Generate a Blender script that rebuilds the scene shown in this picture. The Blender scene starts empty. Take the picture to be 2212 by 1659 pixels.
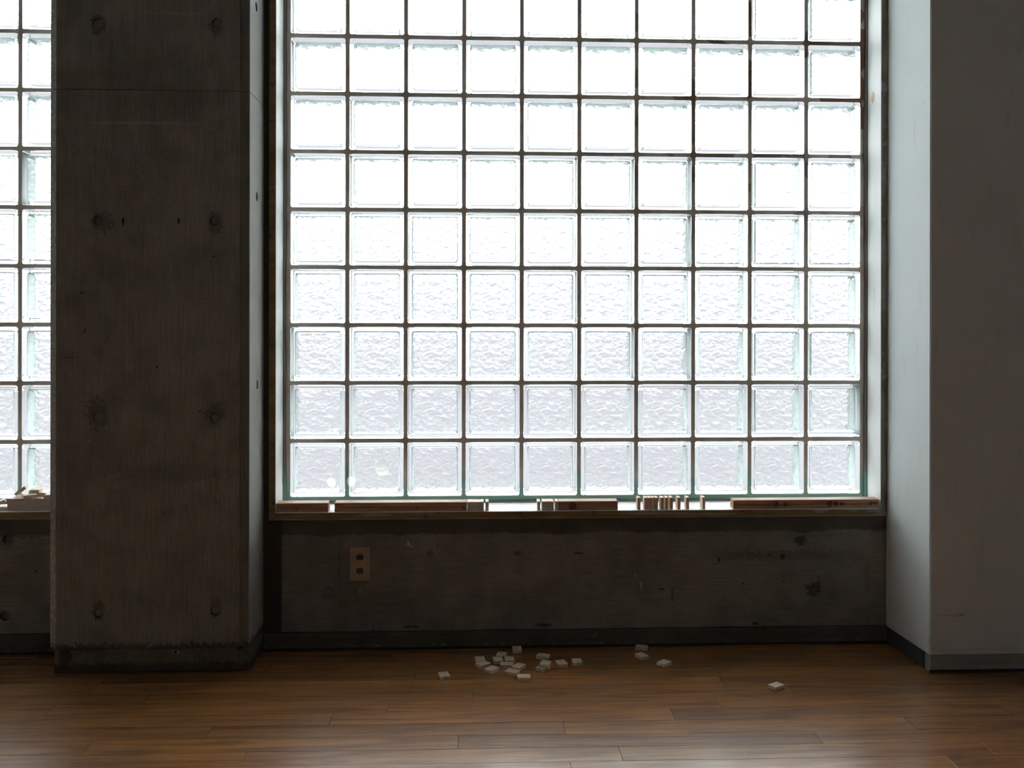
import bpy, bmesh, math, random
from mathutils import Vector, Matrix, noise as mnoise
R = math.radians
random.seed(7)
S = bpy.context.scene
COL = S.collection

# ------------------------------------------------------------------ camera
cam_d = bpy.data.cameras.new('camera'); cam = bpy.data.objects.new('camera', cam_d); COL.objects.link(cam)
cam_d.sensor_width = 36; cam_d.lens = 2000 / 2212 * 36; cam_d.shift_y = -114.5 / 2212
cam_d.clip_start = .05; cam_d.clip_end = 300
cam.matrix_world = (Matrix.Translation((0, -3.10, 1.06)) @ Matrix.Rotation(-math.atan(88 / 2000), 4, 'Z')
                    @ Matrix.Rotation(R(90), 4, 'X') @ Matrix.Rotation(.0014, 4, 'Z'))
S.camera = cam

# ------------------------------------------------------------------ world: overcast sky
SKY_STRENGTH = 13.5
w = bpy.data.worlds.new('world'); S.world = w; w.use_nodes = True
wn, wl = w.node_tree.nodes, w.node_tree.links
wn.clear()
wo = wn.new('ShaderNodeOutputWorld'); wb = wn.new('ShaderNodeBackground')
tc = wn.new('ShaderNodeTexCoord'); sx = wn.new('ShaderNodeSeparateXYZ'); rp = wn.new('ShaderNodeValToRGB')
wl.new(tc.outputs['Generated'], sx.inputs[0]); wl.new(sx.outputs['Z'], rp.inputs[0])
rp.color_ramp.elements[0].position = 0.0; rp.color_ramp.elements[0].color = (.40, .405, .415, 1)
rp.color_ramp.elements[1].position = 1.0; rp.color_ramp.elements[1].color = (1.0, 1.02, 1.06, 1)
wl.new(rp.outputs[0], wb.inputs[0]); wb.inputs[1].default_value = SKY_STRENGTH
wl.new(wb.outputs[0], wo.inputs[0])

S.view_settings.view_transform = 'Standard'; S.view_settings.look = 'None'
S.view_settings.gamma = 1; S.view_settings.use_curve_mapping = False
S.view_settings.exposure = 0.0
cy = S.cycles
cy.blur_glossy = 0.0; cy.max_bounces = 20; cy.transmission_bounces = 20; cy.glossy_bounces = 8; cy.diffuse_bounces = 5
cy.transparent_max_bounces = 8; cy.caustics_refractive = True; cy.caustics_reflective = False
cy.sample_clamp_indirect = 0; cy.use_denoising = True; cy.use_adaptive_sampling = True
cy.adaptive_threshold = .025
try:
    cy.denoiser = 'OPENIMAGEDENOISE'; cy.denoising_prefilter = 'ACCURATE'
except Exception: pass

# ------------------------------------------------------------------ helpers
def link(o, parent=None):
    COL.objects.link(o)
    if parent: o.parent = parent
    return o
def obj(name, bm, mats, parent=None, loc=None, smooth=False):
    me = bpy.data.meshes.new(name); bm.normal_update(); bm.to_mesh(me); bm.free()
    for m in (mats if isinstance(mats, (list, tuple)) else [mats]): me.materials.append(m)
    if smooth:
        for p in me.polygons: p.use_smooth = True
    o = bpy.data.objects.new(name, me)
    if loc: o.location = loc
    return link(o, parent)
def tag(o, label=None, cat=None, group=None, kind=None):
    if label: o['label'] = label
    if cat: o['category'] = cat
    if group: o['group'] = group
    if kind: o['kind'] = kind
    return o
def empty(name, loc=(0, 0, 0)):
    o = bpy.data.objects.new(name, None); o.location = loc; o.empty_display_size = .05
    return link(o)
def box(bm, x0, x1, y0, y1, z0, z1, mat=0, bev=0.0, seg=1):
    vs = [bm.verts.new(p) for p in ((x0,y0,z0),(x1,y0,z0),(x1,y1,z0),(x0,y1,z0),(x0,y0,z1),(x1,y0,z1),(x1,y1,z1),(x0,y1,z1))]
    fs = [bm.faces.new([vs[i] for i in f]) for f in ((0,3,2,1),(4,5,6,7),(0,1,5,4),(1,2,6,5),(2,3,7,6),(3,0,4,7))]
    for f in fs: f.material_index = mat
    if bev:
        es = list({e for f in fs for e in f.edges})
        r = bmesh.ops.bevel(bm, geom=es, offset=bev, segments=seg, affect='EDGES', profile=.5)
        for f in r['faces']: f.material_index = mat
    return vs
def prism(bm, pts, z0, z1, mat=0):
    a = [bm.verts.new((x, y, z0)) for x, y in pts]; b = [bm.verts.new((x, y, z1)) for x, y in pts]
    n = len(pts); fs = [bm.faces.new(list(reversed(a))), bm.faces.new(b)]
    for i in range(n): fs.append(bm.faces.new([a[i], a[(i+1) % n], b[(i+1) % n], b[i]]))
    for f in fs: f.material_index = mat
    return fs
def cyl(bm, c, r, depth, axis='Y', seg=28, r2=None, mat=0):
    m = Matrix.Translation(c)
    if axis == 'Y': m = m @ Matrix.Rotation(R(90), 4, 'X')
    if axis == 'X': m = m @ Matrix.Rotation(R(90), 4, 'Y')
    g = bmesh.ops.create_cone(bm, cap_ends=True, segments=seg, radius1=r, radius2=r if r2 is None else r2, depth=depth, matrix=m)
    for f in {f for v in g['verts'] for f in v.link_faces}: f.material_index = mat
def boolean(o, cut):
    """cut the bmesh away from object o's mesh, keep the evaluated result, throw the cutter away"""
    me = bpy.data.meshes.new('cutter'); cut.to_mesh(me); cut.free()
    c = bpy.data.objects.new('cutter', me); COL.objects.link(c)
    bpy.context.view_layer.update(); c.matrix_world = o.matrix_world.copy()
    m = o.modifiers.new('b', 'BOOLEAN'); m.operation = 'DIFFERENCE'; m.object = c; m.solver = 'EXACT'
    bpy.context.view_layer.update()
    ev = o.evaluated_get(bpy.context.evaluated_depsgraph_get())
    new = bpy.data.meshes.new_from_object(ev)
    o.modifiers.clear(); old = o.data; o.data = new; bpy.data.meshes.remove(old)
    bpy.data.objects.remove(c); bpy.data.meshes.remove(me)

# ------------------------------------------------------------------ materials
class NT:
    def __init__(s, name):
        s.m = bpy.data.materials.new(name); s.m.use_nodes = True
        s.n, s.l = s.m.node_tree.nodes, s.m.node_tree.links
        s.n.clear(); s.out = s.n.new('ShaderNodeOutputMaterial')
    def put(s, sock, v):
        if isinstance(v, bpy.types.NodeSocket): s.l.new(v, sock)
        elif v is not None:
            try: sock.default_value = v
            except Exception: sock.default_value = (*v, 1)
    def math(s, op, a, b=None, c=None, clamp=False):
        k = s.n.new('ShaderNodeMath'); k.operation = op; k.use_clamp = clamp
        for i, v in enumerate((a, b, c)): s.put(k.inputs[i], v)
        return k.outputs[0]
    def vec(s, op, a, b=None):
        k = s.n.new('ShaderNodeVectorMath'); k.operation = op; s.put(k.inputs[0], a); s.put(k.inputs[1], b)
        return k.outputs['Value'] if op == 'LENGTH' else k.outputs[0]
    def pos(s): return s.n.new('ShaderNodeNewGeometry').outputs['Position']
    def local(s): return s.n.new('ShaderNodeTexCoord').outputs['Object']
    def rnd(s): return s.n.new('ShaderNodeObjectInfo').outputs['Random']
    def noise(s, v, scale, detail=4, rough=.55, dist=0.0, col=False):
        k = s.n.new('ShaderNodeTexNoise'); s.put(k.inputs['Vector'], v)
        k.inputs['Scale'].default_value = scale; k.inputs['Detail'].default_value = detail
        k.inputs['Roughness'].default_value = rough; k.inputs['Distortion'].default_value = dist
        return k.outputs['Color' if col else 'Fac']
    def voro(s, v, scale, feature='F1'):
        k = s.n.new('ShaderNodeTexVoronoi'); k.feature = feature; s.put(k.inputs['Vector'], v); k.inputs['Scale'].default_value = scale
        return k.outputs['Distance']
    def rng(s, v, a, b, c=0.0, d=1.0):
        k = s.n.new('ShaderNodeMapRange'); k.clamp = True; k.interpolation_type = 'SMOOTHSTEP'
        for i, x in enumerate((v, a, b, c, d)): s.put(k.inputs[i], x)
        return k.outputs[0]
    def mix(s, f, a, b, mode='MIX'):
        k = s.n.new('ShaderNodeMix'); k.data_type = 'RGBA'; k.blend_type = mode
        s.put(k.inputs[0], f); s.put(k.inputs[6], a); s.put(k.inputs[7], b)
        return k.outputs[2]
    def comb(s, x, y, z):
        k = s.n.new('ShaderNodeCombineXYZ'); s.put(k.inputs[0], x); s.put(k.inputs[1], y); s.put(k.inputs[2], z)
        return k.outputs[0]
    def sep(s, v):
        k = s.n.new('ShaderNodeSeparateXYZ'); s.put(k.inputs[0], v); return k.outputs
    def bump(s, h, st, dist=.001, nrm=None):
        k = s.n.new('ShaderNodeBump'); s.put(k.inputs['Height'], h); k.inputs['Strength'].default_value = st
        k.inputs['Distance'].default_value = dist
        if nrm: s.put(k.inputs['Normal'], nrm)
        return k.outputs[0]
    def pbr(s, color, rough=.7, spec=.5, normal=None, metal=0.0, coat=0.0, coat_r=.1):
        k = s.n.new('ShaderNodeBsdfPrincipled'); k.inputs['Coat IOR'].default_value = 1.95
        s.put(k.inputs['Base Color'], color); s.put(k.inputs['Roughness'], rough); s.put(k.inputs['Specular IOR Level'], spec)
        s.put(k.inputs['Metallic'], metal); s.put(k.inputs['Coat Weight'], coat); s.put(k.inputs['Coat Roughness'], coat_r)
        if normal: s.put(k.inputs['Normal'], normal)
        s.l.new(k.outputs[0], s.out.inputs[0]); return k
    def blob(s, p, c, r, amp=.5, nz=None):
        """soft-edged irregular patch of radii r round the point c"""
        d = s.vec('LENGTH', s.vec('DIVIDE', s.vec('SUBTRACT', p, c), r))
        d = s.math('ADD', d, s.math('MULTIPLY', s.math('SUBTRACT', nz, .5), amp * 4.5))
        return s.rng(d, 1.1, .85)

def plain(name, color, rough=.6, spec=.5, nscale=0, namp=.15, **k):
    t = NT(name)
    c = (*color, 1)
    if nscale:
        f = t.rng(t.noise(t.pos(), nscale, 5), .3, .7)
        c = t.mix(f, tuple(x * (1 - namp) for x in color) + (1,), tuple(min(1, x * (1 + namp)) for x in color) + (1,))
    t.pbr(c, rough, spec, **k); return t.m

def concrete(name, c0, c1, stains=(), vgrain=True, extra=None, tint=None, rough=.75):
    t = NT(name); p = t.pos()
    n1 = t.noise(p, 2.3, 6, .6); n2 = t.noise(p, 11, 6, .65)
    g = t.vec('MULTIPLY', p, (260, 260, 7) if vgrain else (9, 260, 260)); n3 = t.noise(g, 1.0, 3, .6)
    fine = t.noise(p, 300, 3)
    f = t.math('ADD', t.math('MULTIPLY', n1, .55), t.math('MULTIPLY', n2, .45))
    c = t.mix(t.rng(f, .36, .62), (*c0, 1), (*c1, 1))
    c = t.mix(.36, c, t.mix(t.rng(n3, .3, .7), (.55, .55, .55, 1), (1.35, 1.33, 1.3, 1)), 'MULTIPLY')
    c = t.mix(.65, c, t.mix(t.rng(fine, .3, .7), (.6, .6, .6, 1), (1.4, 1.4, 1.4, 1)), 'MULTIPLY')
    # pin holes left by air bubbles
    vd = t.voro(t.vec('ADD', t.vec('MULTIPLY', p, (1, 0, 1)), t.vec('MULTIPLY', p, (0, .8, 0))), 15)
    hole = t.math('MULTIPLY', t.rng(vd, .075, .03), t.rng(t.noise(p, 6, 2), .5, .56))
    c = t.mix(t.math('MULTIPLY', hole, .8), c, (.02, .018, .015, 1))
    # thin pale scratches
    sc = t.rng(t.math('ABSOLUTE', t.math('SUBTRACT', t.noise(t.vec('MULTIPLY', p, (1, 1, 3.5)), 1.7, 2, .4, 1.2), .5)), .0016, .0004)
    sc = t.math('MULTIPLY', sc, t.rng(t.noise(p, 4.1, 3), .55, .66))
    c = t.mix(t.math('MULTIPLY', sc, .35), c, (.5, .48, .44, 1))
    ed = t.noise(p, 75, 6, .72)
    for (cx, cy_, cz, rx, ry, rz, amp, col, st) in stains:
        c = t.mix(t.math('MULTIPLY', t.blob(p, (cx, cy_, cz), (rx, ry, rz), amp, ed), st), c, (*col, 1))
    if extra: c = extra(t, p, c, ed)
    h = t.math('SUBTRACT', t.math('ADD', t.math('MULTIPLY', n3, .35), t.math('MULTIPLY', t.noise(p, 90, 5), .6)), t.math('MULTIPLY', hole, 2.0))
    t.pbr(c, rough, .35, t.bump(h, .35, .0015)); return t.m

CA, CB = (.172, .167, .150), (.260, .252, .230)
DK = (.07, .065, .055)
def column_extra(t, p, c, ed):
    x, y, z = t.sep(p)
    # narrow formwork strip beside the arris, darker
    c = t.mix(t.math('MULTIPLY', t.rng(x, -.7165, -.7145), .45), c, (.10, .09, .075, 1))
    c = t.mix(t.rng(x, -.6885, -.6872), c, t.mix(.55, c, (.42, .41, .385, 1)))  # side face towards the window: grazing daylight put into the colour as a paler tone
    c = t.mix(t.rng(x, -1.2742, -1.2750), c, t.mix(t.rng(ed, .4, .62), (.42, .405, .37, 1), (.26, .25, .225, 1)))
    # grout smeared along the foot
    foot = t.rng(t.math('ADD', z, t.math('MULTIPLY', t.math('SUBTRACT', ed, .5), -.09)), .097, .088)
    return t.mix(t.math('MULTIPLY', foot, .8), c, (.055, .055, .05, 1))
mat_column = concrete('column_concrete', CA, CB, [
    (-1.150, -.197, 2.000, .024, .2, .034, .5, DK, .7), (-.789, -.197, 2.000, .022, .2, .028, .5, DK, .6),
    (-1.135, -.197, 1.392, .034, .2, .034, .7, DK, .55), (-.792, -.197, 1.394, .022, .2, .036, .5, DK, .55),
    (-1.148, -.197, .805, .034, .2, .046, .8, DK, .6), (-.792, -.197, .800, .028, .2, .034, .8, DK, .5),
    (-1.146, -.197, .196, .020, .2, .030, .6, DK, .65), (-.790, -.197, .202, .019, .2, .030, .6, DK, .55),
    (-1.0722, -.197, 1.3956, .004, .2, .014, .3, (.02, .02, .02), .9), (-.9038, -.197, 1.398, .0035, .2, .010, .3, (.02, .02, .02), .9),
    (-1.1973, -.197, 1.176, .006, .2, .003, .4, (.02, .02, .02), .9), (-.969, -.197, .947, .004, .2, .004, .4, (.02, .02, .02), .9),
    (-1.234, -.197, .977, .03, .2, .0012, .1, (.03, .025, .02), .8), (-.9445, -.197, .494, .0012, .2, .012, .2, (.02, .02, .02), .9),
    (-1.0541, -.197, .4705, .010, .2, .003, .4, (.32, .22, .06), .5), (-.92, -.197, .62, .20, .2, .03, .8, (.15, .13, .11), .4),
    (-1.03, -.197, 1.70, .17, .2, .004, .5, (.34, .32, .29), .55), (-.93, -.197, 2.04, .13, .2, .004, .6, (.34, .32, .29), .35),
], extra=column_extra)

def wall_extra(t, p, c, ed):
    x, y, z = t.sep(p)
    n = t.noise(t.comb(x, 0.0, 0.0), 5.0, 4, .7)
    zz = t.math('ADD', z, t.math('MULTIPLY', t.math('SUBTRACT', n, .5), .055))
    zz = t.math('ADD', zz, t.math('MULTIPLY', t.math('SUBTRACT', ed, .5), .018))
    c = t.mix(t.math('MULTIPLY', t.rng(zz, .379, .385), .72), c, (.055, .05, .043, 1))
    # darker repair strip against the column
    c = t.mix(t.math('MULTIPLY', t.rng(t.math('ADD', x, t.math('MULTIPLY', t.math('SUBTRACT', ed, .5), .012)), -.622, -.630), t.rng(x, -.70, -.69)), c, (.055, .05, .043, 1))
    return c
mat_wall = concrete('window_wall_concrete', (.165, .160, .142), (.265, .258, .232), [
    (1.118, 0, .350, .021, .2, .018, .8, (.05, .05, .045), .85), (.90, 0, .30, .10, .2, .016, .6, (.115, .1, .085), .5),
    (1.08, 0, .300, .16, .2, .018, .7, (.10, .09, .075), .5), (1.055, 0, .297, .009, .2, .010, 1.2, (.03, .035, .03), .9),
    (1.012, 0, .302, .005, .2, .006, 1.0, (.03, .035, .03), .8), (1.164, 0, .184, .026, .2, .024, .9, (.05, .045, .04), .75),
    (.3618, 0, .3137, .018, .2, .004, .5, (.04, .035, .03), .85), (.1561, 0, .314, .012, .2, .010, .8, (.05, .045, .04), .7),
    (-.138, 0, .318, .012, .2, .010, .6, (.06, .052, .045), .6), (.2373, 0, .073, .030, .2, .006, .6, (.03, .025, .02), .85),
    (.9642, 0, .069, .010, .2, .005, .6, (.03, .025, .02), .9), (-.2022, 0, .073, .028, .2, .005, .8, (.04, .035, .03), .8),
    (.642, 0, .190, .012, .2, .004, .5, (.05, .04, .035), .8), (.84, 0, .285, .004, .2, .010, .6, (.03, .03, .03), .8),
    (.68, 0, .17, .005, .2, .024, 1.0, (.06, .055, .05), .6), (.92, 0, .206, .006, .2, .003, .5, (.03, .03, .03), .8),
    (1.35, 0, .22, .012, .2, .05, .9, (.16, .15, .14), .5), (-.49, 0, .28, .018, .2, .003, .8, (.35, .32, .28), .5),
    (-1.44, 0, .385, .09, .2, .006, 1.0, (.50, .47, .42), .6), (.573, 0, .20, .003, .2, .012, 1.5, (.5, .48, .42), .7),
    (.554, 0, .236, .0015, .2, .008, .8, (.6, .58, .5), .8),
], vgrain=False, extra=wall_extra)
def base_extra(t, p, c, ed):
    x, y, z = t.sep(p)
    m = t.math('MULTIPLY', t.rng(t.math('ABSOLUTE', t.math('SUBTRACT', z, .014)), .006, .002), t.rng(t.noise(p, 30, 6, .75), .5, .62))
    c = t.mix(t.math('MULTIPLY', m, .5), c, (.25, .24, .22, 1))
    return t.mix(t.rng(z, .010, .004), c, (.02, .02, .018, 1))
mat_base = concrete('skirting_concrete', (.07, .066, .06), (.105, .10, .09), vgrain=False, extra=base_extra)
def cbase_extra(t, p, c, ed):
    x, y, z = t.sep(p)
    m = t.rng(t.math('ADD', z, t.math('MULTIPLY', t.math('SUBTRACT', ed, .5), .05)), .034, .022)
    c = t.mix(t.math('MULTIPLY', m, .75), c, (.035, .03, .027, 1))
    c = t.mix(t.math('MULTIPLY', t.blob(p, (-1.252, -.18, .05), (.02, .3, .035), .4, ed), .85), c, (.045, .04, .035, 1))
    return c
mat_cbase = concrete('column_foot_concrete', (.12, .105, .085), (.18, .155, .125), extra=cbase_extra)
mat_plug = concrete('plug_mortar', (.11, .105, .095), (.19, .18, .165))

def painted(name, color, scuff=(.35, .33, .31), stains=(), rough=.5, amount=1.0):
    t = NT(name); p = t.pos()
    big = t.noise(p, 1.6, 4)
    c = t.mix(t.rng(big, .3, .7), tuple(x * .93 for x in color) + (1,), (*color, 1))
    v = t.vec('MULTIPLY', p, (1, 1, .42))
    sp = t.math('MULTIPLY', t.rng(t.voro(v, 26), .06, .03), t.rng(t.noise(p, 7, 3), .54, .60))
    c = t.mix(t.math('MULTIPLY', sp, .55 * amount), c, (*scuff, 1))
    sm = t.math('MULTIPLY', t.rng(t.noise(t.vec('MULTIPLY', p, (30, 30, 6)), 1, 4), .58, .8), .2 * amount)
    c = t.mix(sm, c, (*scuff, 1))
    ed = t.noise(p, 60, 5, .65)
    for (cx, cy_, cz, rx, ry, rz, amp, col, st) in stains:
        c = t.mix(t.math('MULTIPLY', t.blob(p, (cx, cy_, cz), (rx, ry, rz), amp, ed), st), c, (*col, 1))
    t.pbr(c, rough, .4, t.bump(t.noise(p, 160, 4), .12, .001)); return t.m
mat_pillar = painted('plaster_white', (.76, .80, .80), stains=[
    (1.424, -.284, .098, .003, .004, .014, .8, (.30, .17, .08), .7), (1.527, -.284, .179, .010, .05, .004, .8, (.25, .19, .13), .7),
    (1.50, -.284, .178, .04, .05, .004, .8, (.45, .40, .33), .5), (1.4235, -.284, .165, .003, .004, .005, .8, (.2, .14, .1), .6)], rough=.6)
mat_pillar_base = painted('pillar_foot_grey', (.36, .355, .34), (.2, .19, .18), rough=.6, stains=[(1.60, -.284, .03, .08, .05, .010, .9, (.26, .23, .2), .5)])
mat_jamb = painted('reveal_white', (.87, .87, .87), stains=[
    (1.395, .066, 1.876, .02, .016, .020, .4, (.62, .40, .17), .9), (-.6465, .10, .55, .02, .005, .016, .7, (.72, .5, .2), .8),
    (-.6465, .09, .62, .02, .008, .01, .7, (.75, .68, .55), .5), (1.395, .05, 1.2, .02, .004, .02, .9, (.5, .4, .3), .5)], rough=.42)
mat_vinyl = plain('vinyl_skirting', (.075, .085, .10), .45, .5, 9, .1)
mat_rubber = plain('sealant_dark', (.022, .024, .028), .6, .4, 30, .2)
mat_room = plain('room_paint', (.80, .82, .82), .8, .3, 2, .05)
mat_ceiling = plain('ceiling_concrete', (.30, .30, .29), .85, .3, 2, .1)

t = NT('worn_edge_wood')   # the bare edge of the reveal boards, with flakes of white paint
p = t.pos(); ed = t.noise(p, 70, 5, .7)
c = t.mix(t.rng(t.noise(t.vec('MULTIPLY', p, (6, 60, 60)), 1, 5), .3, .7), (.19, .125, .055, 1), (.30, .205, .10, 1))
x, y, z = t.sep(p)
fl = t.math('MULTIPLY', t.rng(t.noise(t.vec('MULTIPLY', p, (7, 1, 30)), 1, 5, .6), .56, .60), t.rng(t.noise(t.comb(x, 0., 0.), 1.1, 1), .50, .56))
c = t.mix(t.math('MULTIPLY', fl, .8), c, (.36, .33, .29, 1))
for cc, rr in (((-.32, 0, .448), (.06, .1, .005)), ((.62, 0, .448), (.12, .1, .006)), ((.80, 0, .444), (.10, .1, .004)), ((.02, 0, .455), (.0, .1, .0))):
    if rr[0]: c = t.mix(t.math('MULTIPLY', t.blob(p, cc, rr, .45, ed), .8), c, (.36, .32, .28, 1))
dk = t.rng(t.noise(p, 33, 5, .7), .60, .68)
c = t.mix(t.math('MULTIPLY', dk, .8), c, (.05, .03, .02, 1))
t.pbr(c, .6, .4); mat_edge = t.m
t = NT('worn_edge_grey')
p = t.pos(); c = t.mix(t.rng(t.noise(t.vec('MULTIPLY', p, (60, 60, 9)), 1, 5), .35, .65), (.17, .15, .125, 1), (.30, .275, .25, 1))
c = t.mix(t.rng(t.noise(p, 22, 6, .7), .56, .6), c, (.34, .33, .31, 1))
t.pbr(c, .6, .4); mat_edge_grey = t.m
mat_lip = plain('pale_lip', (.36, .33, .29), .6, .4, 20, .2)

# joints of the glass brick panels
t = NT('joint_mortar'); p = t.pos(); x, y, z = t.sep(p)
c = t.mix(t.rng(t.noise(p, 8, 4), .35, .65), (.56, .50, .45, 1), (.66, .60, .545, 1))
# flakes of brown coating
fl = t.rng(t.noise(t.vec('MULTIPLY', p, (1, 1, 1)), 9.0, 1, .3), .535, .54)
fl = t.math('MULTIPLY', fl, t.rng(z, 1.2, 1.9)); fl = t.math('MULTIPLY', fl, t.rng(x, .1, .9))
c = t.mix(t.math('MULTIPLY', fl, .9), c, (.20, .115, .075, 1))
gz = t.math('ADD', z, t.math('MULTIPLY', t.math('SUBTRACT', t.noise(p, 5.5, 4, .6), .5), .25))
c = t.mix(t.math('MULTIPLY', t.rng(gz, .60, .52), .85), c, (.19, .42, .34, 1))
t.pbr(c, .8, .3, t.bump(t.noise(p, 120, 4), .3, .001)); mat_mortar = t.m
mat_sleeve = plain('glass_edge_coating', (.86, .91, .90), .8, .2)
t = NT('sealant_bead'); p = t.pos(); x, y, z = t.sep(p)
c = t.mix(t.rng(t.math('ADD', z, t.math('MULTIPLY', t.noise(p, 7, 4), .3)), .78, .66), (.22, .195, .175, 1), (.16, .33, .29, 1))
t.pbr(c, .5, .4); mat_bead = t.m

# glass: smooth outside, rippled inside the hollow
def glass(name, ripple):
    t = NT(name)
    k = t.n.new('ShaderNodeBsdfGlass'); k.inputs['IOR'].default_value = 1.5
    k.inputs['Color'].default_value = (.972, .992, .986, 1)
    k.inputs['Roughness'].default_value = .0
    if ripple:
        k.inputs['Color'].default_value = (.985, .99, .99, 1)
        p = t.local()
        wv = t.vec('ADD', t.vec('MULTIPLY', p, (1, 1.0, 1.35)), t.vec('MULTIPLY', t.noise(p, 14, 2, col=True), (.02, .02, .02)))
        n = t.noise(wv, 42, 1.0, .4, .6)
        fn = t.noise(p, 420, 2)
        h = t.math('ADD', n, t.math('MULTIPLY', fn, .015))
        t.put(k.inputs['Normal'], t.bump(h, 1.0, .0048))
        k.inputs['Roughness'].default_value = .20
    t.l.new(k.outputs[0], t.out.inputs[0])
    return t.m
mat_glass = glass('brick_glass', False); mat_ripple = glass('brick_glass_rippled', True)
mat_film = NT('plastic_film')
k1 = mat_film.n.new('ShaderNodeBsdfTransparent'); k2 = mat_film.n.new('ShaderNodeBsdfGlossy'); k2.inputs['Roughness'].default_value = .15
k2.inputs['Normal'].default_value = (0, 0, 0)
mat_film.put(k2.inputs['Normal'], mat_film.bump(mat_film.noise(mat_film.vec('MULTIPLY', mat_film.pos(), (40, 40, 150)), 1, 3), .8, .003))
k3 = mat_film.n.new('ShaderNodeMixShader'); k3.inputs[0].default_value = .14
mat_film.l.new(k1.outputs[0], k3.inputs[1]); mat_film.l.new(k2.outputs[0], k3.inputs[2]); mat_film.l.new(k3.outputs[0], mat_film.out.inputs[0])
mat_film = mat_film.m
t = NT('plaster_splat'); k1 = t.n.new('ShaderNodeBsdfTranslucent'); k2 = t.n.new('ShaderNodeBsdfDiffuse'); k3 = t.n.new('ShaderNodeMixShader')
k1.inputs[0].default_value = k2.inputs[0].default_value = (.66, .65, .61, 1); k3.inputs[0].default_value = .25
t.l.new(k1.outputs[0], k3.inputs[1]); t.l.new(k2.outputs[0], k3.inputs[2]); t.l.new(k3.outputs[0], t.out.inputs[0]); mat_splat = t.m

# light pine of the little blocks and planks
def pine(name, c0, c1, axis=(1, 1, 1), rough=.55):
    t = NT(name); p = t.vec('ADD', t.local(), t.comb(t.math('MULTIPLY', t.rnd(), 7.0), 0., t.math('MULTIPLY', t.rnd(), 3.0)))
    g = t.noise(t.vec('MULTIPLY', p, axis), 1, 4, .6, .5)
    c = t.mix(t.rng(g, .35, .65), (*c0, 1), (*c1, 1))
    c = t.mix(t.math('MULTIPLY', t.rnd(), .35), c, (*[a * .88 for a in c0], 1))
    t.pbr(c, rough, .4); return t.m
mat_pine = pine('block_pine', (.76, .54, .39), (.90, .70, .53), (25, 160, 160))
mat_plank = pine('plank_pine', (.42, .215, .135), (.60, .37, .25), (5, 110, 110))
mat_bar = pine('bundle_pine', (.62, .47, .38), (.76, .61, .50), (20, 120, 120))
mat_tape = plain('aqua_tape', (.36, .68, .66), .35, .5)
mat_hole = plain('drilled_wood', (.24, .14, .09), .7, .2)

# floor boards: oak, worn varnish
def floor_mat():
    t = NT('oak_floor'); p = t.pos(); r = t.rnd()
    off = t.comb(t.math('MULTIPLY', r, 37.0), t.math('MULTIPLY', r, 11.0), 0.)
    q = t.vec('ADD', t.vec('MULTIPLY', p, (2.0, 24, 0)), off)
    g1 = t.noise(q, 1.0, 6, .6, 1.4)
    g2 = t.noise(t.vec('ADD', t.vec('MULTIPLY', p, (14, 260, 0)), off), 1.0, 3, .6)
    c = t.mix(t.rng(g1, .3, .7), (.19, .070, .015, 1), (.44, .185, .046, 1))
    c = t.mix(t.math('MULTIPLY', t.rng(g2, .5, .75), .45), c, (.075, .035, .016, 1))
    tone = t.mix(r, (.72, .70, .72, 1), (1.25, 1.22, 1.15, 1))
    c = t.mix(.75, c, t.mix(1.0, c, tone, 'MULTIPLY'))
    dirt = t.rng(t.noise(p, 3.2, 6, .65), .48, .72)
    c = t.mix(t.math('MULTIPLY', dirt, .35), c, (.12, .09, .065, 1))
    # grey bloom and fine scratches
    s1 = t.noise(t.vec('MULTIPLY', p, (1, 2.2, 1)), 5.0, 2, .4, 1.6)
    s2 = t.noise(t.vec('MULTIPLY', p, (2.3, 1, 1)), 6.3, 2, .4, 1.3)
    sc = t.math('MAXIMUM', t.rng(t.math('ABSOLUTE', t.math('SUBTRACT', s1, .5)), .0022, .0006), t.rng(t.math('ABSOLUTE', t.math('SUBTRACT', s2, .47)), .0022, .0006))
    sc = t.math('MULTIPLY', sc, t.rng(t.noise(p, 9, 3), .5, .62))
    c = t.mix(t.math('MULTIPLY', sc, .30), c, (.42, .33, .25, 1))
    rough = t.math('ADD', .33, t.math('MULTIPLY', t.noise(p, 6, 5, .6), .16))
    rough = t.math('ADD', rough, t.math('MULTIPLY', sc, .2))
    h = t.math('ADD', t.math('MULTIPLY', g2, .5), t.math('MULTIPLY', t.noise(p, 30, 3), .5))
    t.pbr(c, rough, .5, t.bump(h, .12, .001), coat=1.0, coat_r=.19); return t.m
mat_floor = floor_mat()
mat_subfloor = plain('subfloor', (.02, .014, .01), .9, .1)

# ------------------------------------------------------------------ structure
CEIL, X0, X1, YB = 3.1, -4.2, 4.5, -5.6
YG = .124                       # front plane of the glass bricks
PX, PZ, GZ = .2015, .2001, .4866 # brick pitch and height of the lowest course
BW, BH, BD = .1874, .1856, .095

bm = bmesh.new(); box(bm, X0, X1, YB, .22, -.10, -.014)
floor = tag(obj('floor', bm, mat_subfloor), kind='structure')
bm = bmesh.new(); box(bm, X0, X1, YB, .22, CEIL, CEIL + .15)
tag(obj('ceiling', bm, mat_ceiling), kind='structure')
bm = bmesh.new(); box(bm, X0, X1, YB - .15, YB, 0, CEIL)
tag(obj('wall_front', bm, mat_room), kind='structure')
bm = bmesh.new(); box(bm, X0 - .15, X0, YB, .22, 0, CEIL)
tag(obj('wall_left', bm, mat_room), kind='structure')
bm = bmesh.new(); box(bm, X1, X1 + .15, YB, .22, 0, CEIL)
tag(obj('wall_right', bm, mat_room), kind='structure')

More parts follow.
